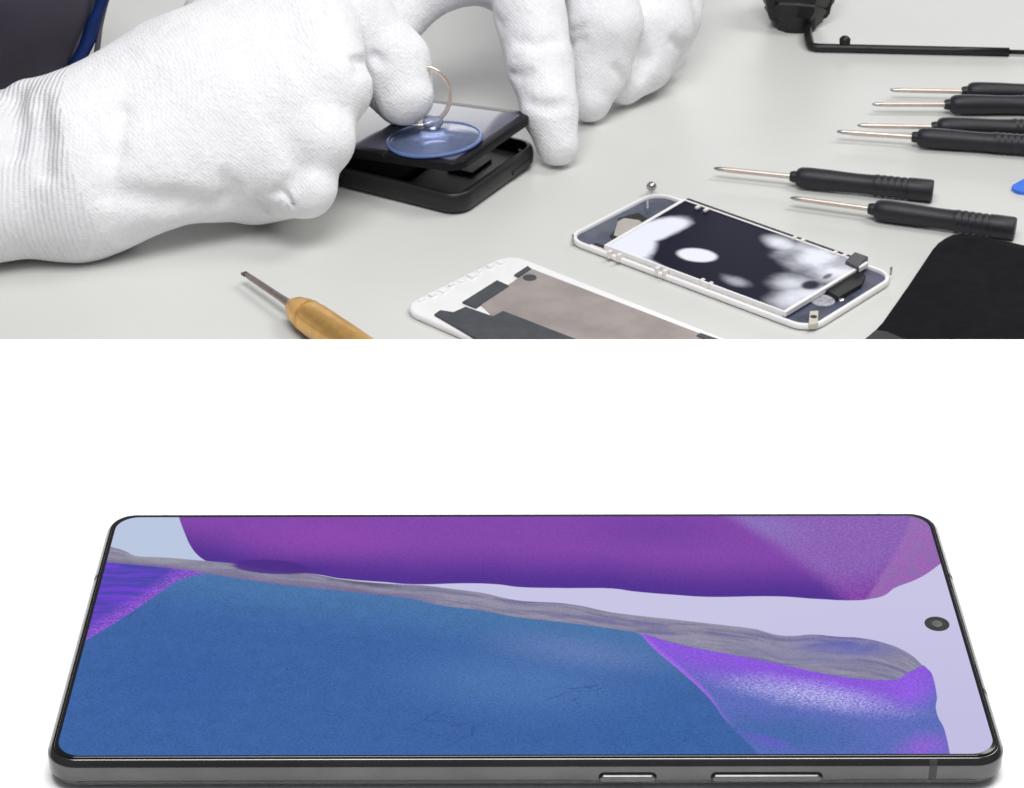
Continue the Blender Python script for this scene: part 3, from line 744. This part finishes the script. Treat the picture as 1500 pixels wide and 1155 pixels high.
# ------------------------------------------------------------------ screwdrivers
def build_drivers():
    SH, HL, HR = 35.0, 54.5, 4.4
    def make():
        t = thing('precision_screwdriver', 'x', 'screwdriver', group='black handled precision screwdrivers on the workbench')
        prof = [(2.0, SH-3.5), (2.4, SH-2.2), (2.4, SH-1.2), (3.6, SH-.4), (4.2, SH+1), (4.4, SH+4), (4.35, SH+12), (4.1, SH+19), (4.0, SH+24), (4.1, SH+30)]
        x = SH+31
        for k in range(5):
            prof += [(4.25, x), (4.42, x+.5), (4.42, x+1.4), (4.2, x+1.9), (4.2, x+2.4)]; x += 2.7
        prof += [(4.5, x), (4.6, x+2), (4.6, SH+HL-.8), (4.2, SH+HL), (3.0, SH+HL+.05)]
        from_bm('handle', lathe_bm(prof, 28, 'x'), M_blackrub, t, sharp=38)
        from_bm('shaft', lathe_bm([(1.0, 4.5), (1.12, 6), (1.12, SH-3)], 16, 'x'), M_goldsteel, t, sharp=40)
        bm = lathe_bm([(.35, 0), (.6, .5), (.95, 2.2), (1.0, 4.5)], 12, 'x')
        from_bm('tip', bm, M_steel, t, sharp=40)
        return t
    def copy(t):
        r = t.copy(); COL.objects.link(r)
        for ch in t.children:
            c = ch.copy(); c.parent = r; COL.objects.link(c)
        return r
    specs = [((1046, 247), (1366, 280), 'black screwdriver seen whole, lying just behind the one that touches the black cover'),
             ((1158, 290), (1477, 334), 'black screwdriver whose handle end overlaps the top of the black cover'),
             ((1226, 193), (1510, 213), 'black screwdriver in front of the lower pair at the right edge, grip ridges showing'),
             ((1256, 184), (1540, 190), 'black screwdriver lying behind another in the lower pair, its thin shaft close above that one'),
             ((1278, 153), (1560, 154), 'black screwdriver at the front of the upper pair near the black clamp rod'),
             ((1304, 132), (1580, 138), 'black screwdriver farthest back, behind its twin and nearest the black clamp rod')]
    t0 = make()
    for i, (a, b, lab) in enumerate(specs):
        t = t0 if i == 0 else copy(t0)
        t['label'] = lab
        A, B = at_h(*a, 4.6), at_h(*b, 4.6)
        d = B-A
        t.location = A*S; t.rotation_euler = (random.uniform(0, 6), 0, math.atan2(d.y, d.x))
    # brass-handled driver running under the edge of the white board
    A = at_h(361, 403, 5.2); B = at_h(497, 494, 7.0); d = (B-A).normalized()
    t = thing('brass_screwdriver', 'golden-brass handled screwdriver with a short steel blade, its handle cut by the white surface', 'screwdriver', A)
    t.rotation_mode = 'QUATERNION'; t.rotation_quaternion = Vector((1, 0, 0)).rotation_difference(d)
    M_brass = grainy('satin brass', (.86, .50, .16), .3, .08, .25, .03, .8, metal=.7)
    D = (at_h(428, 448, 6)-A).length
    x = D
    prof = [(1.9, x-1), (3.2, x), (5.2, x+4), (6.3, x+8.5), (6.6, x+10.9), (6.7, x+11.3), (6.0, x+11.7), (5.9, x+12.3), (6.7, x+12.7), (6.95, x+16), (6.95, x+40), (6.4, x+60), (6.9, x+75), (6.9, x+92), (5, x+94)]
    prof = [(r*.93, h) for r, h in prof]
    from_bm('handle', lathe_bm(prof, 32, 'x'), M_brass, t, sharp=40)
    from_bm('shaft', lathe_bm([(.9, 0), (1.15, 3), (1.2, 6), (1.3, x*.72), (1.6, x-1.2)], 18, 'x'), grainy('warm dark steel', (.36, .30, .28), .3, .1, .4, metal=1), t, sharp=50)
    from_bm('tip', box_bm(-2.2, .3, -1.15, 1.15, -.4, .4), simple('dark blade', (.12, .12, .12), .35, .9), t)
build_drivers()

# ---- black cover at the right
def build_cover():
    pts = [(1266, 500), (1283, 482), (1292, 472), (1330, 418), (1366, 364), (1374, 355), (1384, 348), (1396, 342.5), (1410, 341), (1440, 344), (1500, 358), (1640, 392), (1700, 420), (1620, 560), (1380, 640), (1200, 600)]
    q = [at_h(u, v, 6.5) for u, v in pts]
    c = sum(q, Vector())/len(q); c.z = BENCH
    loc = [(p.x-c.x, p.y-c.y) for p in q]
    t = thing('phone_cover', 'matt black phone cover with a rounded corner, lying at the right edge of the workbench', 'phone cover', c)
    cx = sum(a for a, b in loc)/len(loc); cy = sum(b for a, b in loc)/len(loc)
    def ring(k, z): return [((x-cx)*k+cx, (y-cy)*k+cy, z) for x, y in loc[::-1]]
    rings = [ring(.985, .2), ring(.998, 1.2), ring(1.0, 3.0), ring(.998, 5.2), ring(.992, 6.1), ring(.98, 6.5), ring(.9, 6.6)]
    from_bm('shell', loft_bm(rings), M_blackmatt, t, sharp=50)
    # folded hem near the board's edge
    h = [(1262, 502), (1283, 484), (1300, 487), (1330, 500), (1320, 520)]
    from_bm('hem', prism_bm([(at_h(u, v, 7).x-c.x, at_h(u, v, 7).y-c.y) for u, v in h], 3, 7.2), M_black, t)
build_cover()

# ---- blue pick
def build_pick():
    p = at_h(1524, 276, 0); p.z = BENCH
    pts = []
    for k in range(3):
        a0 = math.radians(196+120*k)
        for i in range(-4, 5):
            a = a0+math.radians(9*i)
            pts.append((8*math.cos(a0)+4.6*math.cos(a0+math.radians(15*i)), 8*math.sin(a0)+4.6*math.sin(a0+math.radians(15*i))))
    o = bevel_mod(from_bm('opening_pick', prism_bm(pts, 0, 1.4), grainy('blue plastic', (.02, .16, .75), .35, .08, .3)), .3)
    o.location = p*S
    tag(o, 'small bright blue plastic opening pick by the right edge, beyond the black screwdrivers', 'pick')
build_pick()

# ---- black clamp with bent rod
def build_clamp():
    base = at_h(1168, 48, 0); base.z = BENCH
    t = thing('clamp_stand', 'black ribbed clamp with a thin bent rod, standing at the back of the workbench', 'clamp', base)
    y = base.y
    L = lambda u, v, yy: at_y(u, v, yy)-base
    # stacked ribbed barrel, leaning a little
    bm = bmesh.new(); ax0 = L(1162, 55, y+4); ax1 = L(1172, -70, y+22)
    prof = [(0, 5), (.03, 7), (.08, 8.5), (.16, 10.5), (.2, 12.5), (.27, 14), (.33, 15.5), (.36, 15.1), (.44, 17), (.52, 18), (.56, 17.2), (.7, 18.5), (.85, 18.5), (1, 16)]
    d = (ax1-ax0); dn = d.normalized(); sx = Vector((1, 0, 0)); sx = (sx-sx.dot(dn)*dn).normalized(); sy = dn.cross(sx); rings = []
    for f, r in prof:
        rings.append([ax0+d*f+sx*(r*(1+.07*math.cos(5*a))*math.cos(a))+sy*(r*(1+.07*math.cos(5*a))*math.sin(a)) for a in [2*math.pi*(i+.25*(f*7 % 1))/11 for i in range(11)]])
    loft_bm(rings, bm=bm); from_bm('clamp_body', bm, M_black, t, sharp=18)
    fo = [L(u, v, y+2) for u, v in ((1118, -20), (1124, 18), (1126, 27), (1144, 41), (1150, 50), (1170, 51), (1182, 44), (1184, -20))]
    bevel_mod(from_bm('clamp_shell', loft_bm([[tuple(p) for p in fo], [tuple(p+Vector((0, 10, 4))) for p in fo]]), M_black, t), 1.0, 2)
    # jaw blade on the right
    j = [L(u, v, y+8) for u, v in ((1180, -60), (1224, -50), (1221, 0), (1216, 22), (1210, 30), (1204, 28), (1196, 16), (1190, 14))]
    bm = loft_bm([[tuple(p) for p in j], [tuple(p+Vector((0, 7, 3))) for p in j]])
    bevel_mod(from_bm('jaw', bm, M_black, t), 1.2, 3)
    # socket
    bm = tube_bm([L(1186, 2, y+2), L(1187, 38, y+2), L(1188, 43, y+2)], [3.4, 3.0, 2.4], 14)
    from_bm('socket', bm, M_black, t, sharp=50)
    g = lambda u, v: at_h(u, v, 2.0)-base
    path = smooth_path([L(1183, 36, y+2), L(1184, 52, y-14), g(1188, 67), g(1197, 70), g(1215, 70.5)], 8) + [g(u, 70.5+(u-1215)*.022) for u in (1240, 1300, 1400, 1478)]
    from_bm('rod', tube_bm(path, [1.7]*3+[2.0]*(len(path)-3), 12), M_black, t, smooth=True)
    from_bm('thin_rod', tube_bm([g(1476, 76.3), g(1560, 78.5), g(1640, 81)], 1.1, 10), M_black, t, smooth=True)
    o = from_bm('rod_knob', lathe_bm([(.5, 0), (2.2, .3), (2.6, 1.5), (2.6, 3.4), (1.5, 4.6), (.4, 4.8)], 18), M_black, t, sharp=50)
    o.location = (g(1237, 69)+Vector((0, 0, .6)))*S
build_clamp()

# ------------------------------------------------------------------ the person: gloved hands and jacket
def glove_mat(cuff):
    m = Mat('white knit cuff' if cuff else 'white knit glove'); p = m.pos(); X, Y, Z = m.xyz(p)
    n = m.noise(p, .08, 4); f = m.noise(p, .75, 4, .7); fz = m.noise(p, .32, 4, .7)
    base = m.mix(n.step(.3, .7), (.86, .86, .885), (.90, .90, .915))
    m.set(color=m.scale_col(base, 1.0 + (f-.5)*.20 + (fz-.5)*.08), rough=.95, spec=.1, sheen=.15, sheenr=.6)
    warp = m.noise(p, .05, 3)*3.0
    if cuff:
        ribs = ((X*.985 + Z*.12 - Y*.10 + warp*.5)*(2*math.pi/2.05)).sin()*.5
        m.bump(ribs*.55 + f*.7 + ((Y*1.2+Z*3.0+warp)*3.2).sin()*.10 + fz*.9, .62, 1.0)
    else:
        knit = ((X*.8+Y*.5+warp)*(2*math.pi/1.5)).sin()*((Z*.9-Y*.3+warp)*(2*math.pi/1.6)).sin()
        m.bump(knit*.12 + f*.8 + fz*.7 + m.noise(p, .14, 3)*1.8, .48, 1.0)
    return m
M_glove, M_cuff = glove_mat(False), glove_mat(True)
M_jacket = grainy('dark slate cloth', (.075, .066, .092), .9, .12, .02, .15, .9, spec=.1, sheen=.1)

person_base = Vector((-420, 980, -560))
person = thing('person', 'person in a dark jacket and white knit gloves, prising open the phone with both hands', 'person', person_base)

def right_glove():
    hp = lambda u, v, dh=0: at_h(u, v, 20+(300-v)*.174+dh)
    g = SDF((-330, 740, BENCH-2), (20, 960, BENCH+125), 1.3)
    wU, wL = hp(115, 193), hp(115, 294)
    eU, eL = at_y(-130, 226, wU.y+8), at_h(-130, 322, 21)
    add = lambda a, ra, b, rb, k: g.add(g.cap(a, ra, b, rb), k)
    # forearm
    add(eU, 20, wU, 19.5, 5); add(eL, 20, wL, 19.5, 22); add((eU+eL)/2, 27, (wU+wL)/2, 25, 10)
    # back of the hand
    mI, mM, mR, mP = at_y(452, -22, 887), hp(448, 52, 2), hp(424, 148, 3), hp(388, 232, 1)
    for w, mm, r0, r1 in ((wU, mI, 19, 16), (wU, mM, 21, 17), ((wU+wL)/2, mM, 24, 17), ((wU+wL)/2, mR, 24, 17.5), (wL, mR, 19.5, 17), (wL, mP, 19.5, 15)):
        add(w, r0, mm, r1, 12)
    g.add(g.ell(hp(300, 150, -4), (42, 34, 32)), 14)
    # middle, ring, little finger folded in
    pM, pR, pP = hp(486, 128, 5), hp(469, 206, 4), hp(448, 274, 0)
    add(hp(462, 12, 0), 15, pM, 13.5, 9); add(mM, 16, pM, 13, 10); add(mR, 16, pR, 12.3, 8); add(mP, 14.5, pP, 11.5, 5)
    add(pM, 13, hp(430, 165, -20), 12, 5); add(pR, 12.2, hp(405, 238, -14), 11.5, 5); add(pP, 11, hp(385, 290, -9), 10.2, 4)
    add(hp(430, 165, -20), 12, hp(385, 200, -12), 13, 8); add(hp(400, 225, -12), 13, hp(330, 265, -5), 15, 12)
    # index, overlapped by the folded middle finger
    F_fist = g.F; g.F = np.full_like(F_fist, 1e3)
    pI, dI, tI = at_y(517, 22, 880), at_y(578, 92, 874), at_y(594, 140, 866)
    add(mI, 16, pI, 14.6, 7); add(pI, 14.6, dI, 13.4, 6); add(dI, 13.4, tI, 12.0, 6)
    F_index = g.F; g.F = g.smin(F_fist, F_index, 1.6)
    # thumb behind the index finger
    c0, c1, c2 = at_y(330, 30, 905), at_y(470, 60, 902), at_y(552, 108, 894)
    add(c0, 18, c1, 15, 10); add(c1, 14, c2, 12, 3); add(c2, 12, at_y(588, 148, 886), 10.5, 3)
    # creases and folds
    def cut(px, r, k, ys=None):
        for a, b in zip(px, px[1:]): g.cut(g.cap(a, r, b, r), k)
    def crease(pts, r, depth, k):
        q = [(surf(g, u, v), ray(u, v).normalized()) for u, v in pts]; q = [x for x in q if x[0] is not None]
        for dd in np.arange(0, depth+.1, max(r, .8)):
            for (a, na), (b, nb) in zip(q, q[1:]): g.cut(g.cap(a+na*dd, r, b+nb*dd, r), k)
    crease([(415, 283), (422, 289), (430, 300)], .8, 3.5, 1.2)
    crease([(376, 291), (384, 298), (391, 309)], .8, 2.0, 1.6)
    crease([(402, 286), (420, 266)], .8, 1.5, 3)
    crease([(346, 270), (349, 292)], .8, 1.2, 3)
    crease([(520, 90), (538, 90), (550, 84)], .8, 1.6, 3)
    # soft folds
    for pts, r, k in (([(524, 104), (540, 102), (558, 92)], .9, 4), ([(178, 165), (165, 225), (158, 285)], .8, 8),
                      ([(190, 285), (250, 295), (310, 300)], .6, 9), ([(60, 150), (62, 200), (66, 250)], 1.6, 7), ([(22, 140), (24, 180), (22, 220)], 1.8, 7), ([(328, 262), (334, 290), (345, 308)], 1.0, 5),
                      ([(480, 10), (497, 45)], .9, 4), ([(440, 250), (430, 272)], 1.2, 5)):
        q = [surf(g, u, v) for u, v in pts]; q = [x for x in q if x is not None]
        for a, b in zip(q, q[1:]): g.cut(g.cap(a, r, b, r), k)
    # cuff hem bumps
    g.add(g.cap(at_y(36, 140, wU.y+4), 5, at_y(48, 142, wU.y+4), 5), 7)
    g.noise(36, .5, 3); g.noise(14, .2, 5)
    g.F = np.maximum(g.F, (-330+4)-g.X)
    g.F = np.maximum(g.F, BENCH+.4-g.Z)
    V, Q = g.mesh()
    ctr = V[Q].mean(1)
    xc = at_h(128, 260, 30).x
    d = ctr[:, 0] - (xc + (ctr[:, 1]-810)*.05 + (BENCH+40-ctr[:, 2])*.42)
    gl = np_mesh('glove', V, Q[d >= 0], M_glove, person, person_base)
    np_mesh('cuff', V, Q[d < 0], M_cuff, gl, person_base)
    gl['label'] = 'white glove pinching the wire ring'

def surf(g, u, v):
    """first point of the field along a view line: used to lay folds on the cloth"""
    d = ray(u, v).normalized(); o = Vector((0, 0, CAMZ))
    t = np.arange(700, 1150, .6); P = np.array(o)[None]+t[:, None]*np.array(d)[None]
    ii = np.round((P-g.lo)/g.h).astype(int); ok = ((ii >= 0) & (ii < np.array(g.F.shape))).all(1)
    P, ii = P[ok], ii[ok]
    if not len(P): return None
    f = g.F[tuple(ii.T)]; k = np.argmax(f < 0)
    return Vector(P[k]) if f[k] < 0 else None

def left_glove():
    g = SDF((-75, 850, BENCH-2), (150, 1212, BENCH+232), 1.3)
    add = lambda a, ra, b, rb, k: g.add(g.cap(a, ra, b, rb), k)
    W1, W2 = Vector((18, 1130, BENCH+120)), Vector((50, 1135, BENCH+106))
    mI, mM, mR, mP = at_y(768, -70, 968), at_y(868, -85, 985), at_y(948, -80, 1000), at_y(1000, -60, 1010)
    for w, mm, r in ((W1, mI, 17), (W1, mM, 17), (W2, mM, 17), (W2, mR, 17), (W2, mP, 15)): add(w, 24, mm, r, 12)
    # index: long, pressing down beside the phone
    a, b, c, d = at_y(777, 25, 927), at_y(791, 95, 910), at_y(805, 160, 892), at_h(816, 212, 9.3)
    add(mI, 16.5, a, 14.8, 8); add(a, 14.8, b, 14.0, 3); add(b, 14, c, 11.8, 3); add(c, 11.8, d, 9.0, 3)
    # middle
    a, b, c = at_y(888, 40, 944), at_y(876, 100, 938), at_h(862, 143, 11)
    add(mM, 16, a, 16, 4); add(a, 16, b, 13.5, 3); add(b, 13.5, c, 10.6, 3)
    # ring
    a, b, c = at_y(963, 38, 968), at_y(942, 92, 960), at_h(912, 118, 11.5)
    add(mR, 16, a, 15.5, 3.5); add(a, 15.5, b, 13, 3); add(b, 13, c, 11, 3)
    # little finger tucked behind
    a, b, c = at_y(985, 25, 985), at_y(972, 75, 978), at_h(950, 98, 11)
    add(mP, 14, a, 12.5, 6); add(a, 12.5, b, 11, 4); add(b, 11, c, 10, 3)
    # thumb arching over to the far side of the phone
    a, b, c, d = at_y(740, -38, 955), at_y(690, -40, 945), at_y(622, -14, 930), at_y(572, 45, 918)
    add(mI, 15, a, 15, 9); add(a, 14, b, 13, 6); add(b, 13, c, 12, 4); add(c, 12, d, 10.5, 3)
    for pts, r, k in (([(836, 48), (848, 44), (858, 38)], 1.1, 3), ([(836, 66), (846, 60), (855, 58)], 1.4, 2.5), ([(724, 22), (733, 38)], .8, 4), ([(900, 100), (912, 120)], .8, 4), ([(748, 108), (760, 112), (775, 108)], .8, 4),
                      ([(940, 60), (945, 85), (938, 108)], 1.2, 5), ([(760, 60), (790, 66), (815, 60)], .6, 5), ([(775, 150), (800, 158), (830, 152)], .6, 5), ([(985, 60), (1000, 72)], .8, 5)):
        q = [surf(g, u, v) for u, v in pts]; q = [x for x in q if x is not None]
        for a, b in zip(q, q[1:]): g.cut(g.cap(a, r, b, r), k)
    g.noise(28, .5, 11); g.noise(12, .22, 12)
    # wrist and knit cuff
    F0 = g.F
    add(W1, 25, Vector((-16, 1216, BENCH+188)), 25, 10); add(W2, 24, Vector((20, 1220, BENCH+178)), 24, 16)
    g.F = np.maximum(g.F, g.Y-1206)
    V, Q = g.mesh(); ctr = V[Q].mean(1)
    gl = np_mesh('glove', V, Q[ctr[:, 1] < 1120], M_glove, person, person_base)
    np_mesh('cuff', V, Q[ctr[:, 1] >= 1120], M_cuff, gl, person_base)
    gl['label'] = 'white glove with its index finger pressed on the bench'

def jacket():
    g = SDF((-640, 690, BENCH-330), (70, 1400, BENCH+430), 5.0)
    add = lambda a, ra, b, rb, k: g.add(g.cap(a, ra, b, rb), k)
    B = lambda x, y, h: (x, y, BENCH+h)
    add(B(-450, 1020, -320), 110, B(-440, 1020, 240), 125, 40)          # trunk
    add(B(-450, 900, 260), 70, B(-440, 1150, 260), 70, 60)              # shoulders
    # hanging front of the jacket over the bench's corner
    y = 945
    a, b = at_y(-36, -95, y), at_y(-70, 22, y)
    add(a, 50, b, 46, 20); add(a, 50, B(-330, 960, 200), 70, 30); add(b, 46, B(-350, 960, 60), 60, 30)
    # right sleeve, left sleeve
    add(B(-455, 890, 260), 58, B(-430, 800, 60), 52, 25); add(B(-430, 800, 60), 50, B(-285, 812, 38), 40, 20)
    add(B(-430, 1170, 260), 58, B(-210, 1330, 300), 52, 25); add(B(-210, 1330, 300), 50, B(-4, 1219, 188), 38, 20)
    g.noise(90, 3.5, 21); g.noise(42, 2.0, 22)
    inside = (g.X > -254) & (g.Z < BENCH+2); g.F = np.where(inside, np.maximum(g.F, (BENCH+2)-g.Z), g.F)
    V, Q = g.mesh(3)
    jk = np_mesh('jacket', V, Q, M_jacket, person, person_base)
    # blue edging with a red thread along the front
    def strip(pts, w, mat, name, yy):
        p = smooth_path([at_y(u, v, yy)-person_base for u, v in pts], 6)
        bm = bmesh.new(); rings = []
        for i, q in enumerate(p):
            f = i/(len(p)-1)
            ww = w[0]+(w[1]-w[0])*f
            rings.append([q+Vector((-ww, 0, -ww*.4)), q+Vector((-ww*.3, -2.2, -ww*.1)), q+Vector((ww*.6, -2.2, ww*.2)), q+Vector((ww, 0, ww*.4)), q+Vector((ww*.4, 3, 0)), q+Vector((-ww*.6, 3, 0))])
        loft_bm(rings, bm=bm)
        return from_bm(name, bm, mat, jk, smooth=True)
    strip([(150, -40), (150, 0), (138, 30), (128, 62), (110, 95), (88, 118), (66, 135)], (3.0, 5.4), grainy('navy blue trim', (.004, .03, .17), .6, .15, .2), 'edging', 926)
    strip([(157, 0), (147, 40), (143, 68), (137, 100), (128, 116)], (1.0, 1.8), grainy('grey lining', (.14, .13, .15), .8), 'lining', 928)
    strip([(143, 76), (140, 88), (136, 104)], (1.0, 1.6), grainy('red thread', (.25, .01, .03), .6), 'piping', 924)
right_glove(); left_glove(); jacket()

# ------------------------------------------------------------------ light
world = bpy.data.worlds.new('World'); scene.world = world; world.use_nodes = True
bg = world.node_tree.nodes['Background']; bg.inputs[0].default_value = (.93, .95, 1, 1); bg.inputs[1].default_value = .23
def area(name, loc, target, size, power, col=(1, 1, 1), sy=None):
    l = bpy.data.lights.new(name, 'AREA'); l.energy = power; l.color = col
    l.shape = 'RECTANGLE'; l.size = size*S; l.size_y = (sy or size)*S
    o = bpy.data.objects.new(name, l); COL.objects.link(o); o.location = Vector(loc)*S
    o.rotation_euler = (Vector(target)-Vector(loc)).to_track_quat('-Z', 'Y').to_euler()
    return o
area('added_stage_light', (0, 350, 800), (0, 340, 0), 540, 9.0)  # unseen overhead lamp added to burn the board out to white
area('softbox_bench', (720, 1050, 1050), (40, 880, BENCH), 520, 6.6, (1, .985, .96))
area('added_back_light', (300, 2600, 148), (300, 900, 100), 2000, 10.0, (1, 1, 1), 566)  # unseen panel lamp added for the bright band on the lifted screen glass

vs = scene.view_settings
scene.display_settings.display_device = 'sRGB'
vs.view_transform = 'Standard'; vs.look = 'None'; vs.exposure = 0; vs.gamma = 1; vs.use_curve_mapping = False
scene.render.engine = 'CYCLES'
scene.cycles.use_denoising = True
scene.cycles.max_bounces = 10; scene.cycles.transmission_bounces = 8
scene.cycles.caustics_reflective = False; scene.cycles.caustics_refractive = False
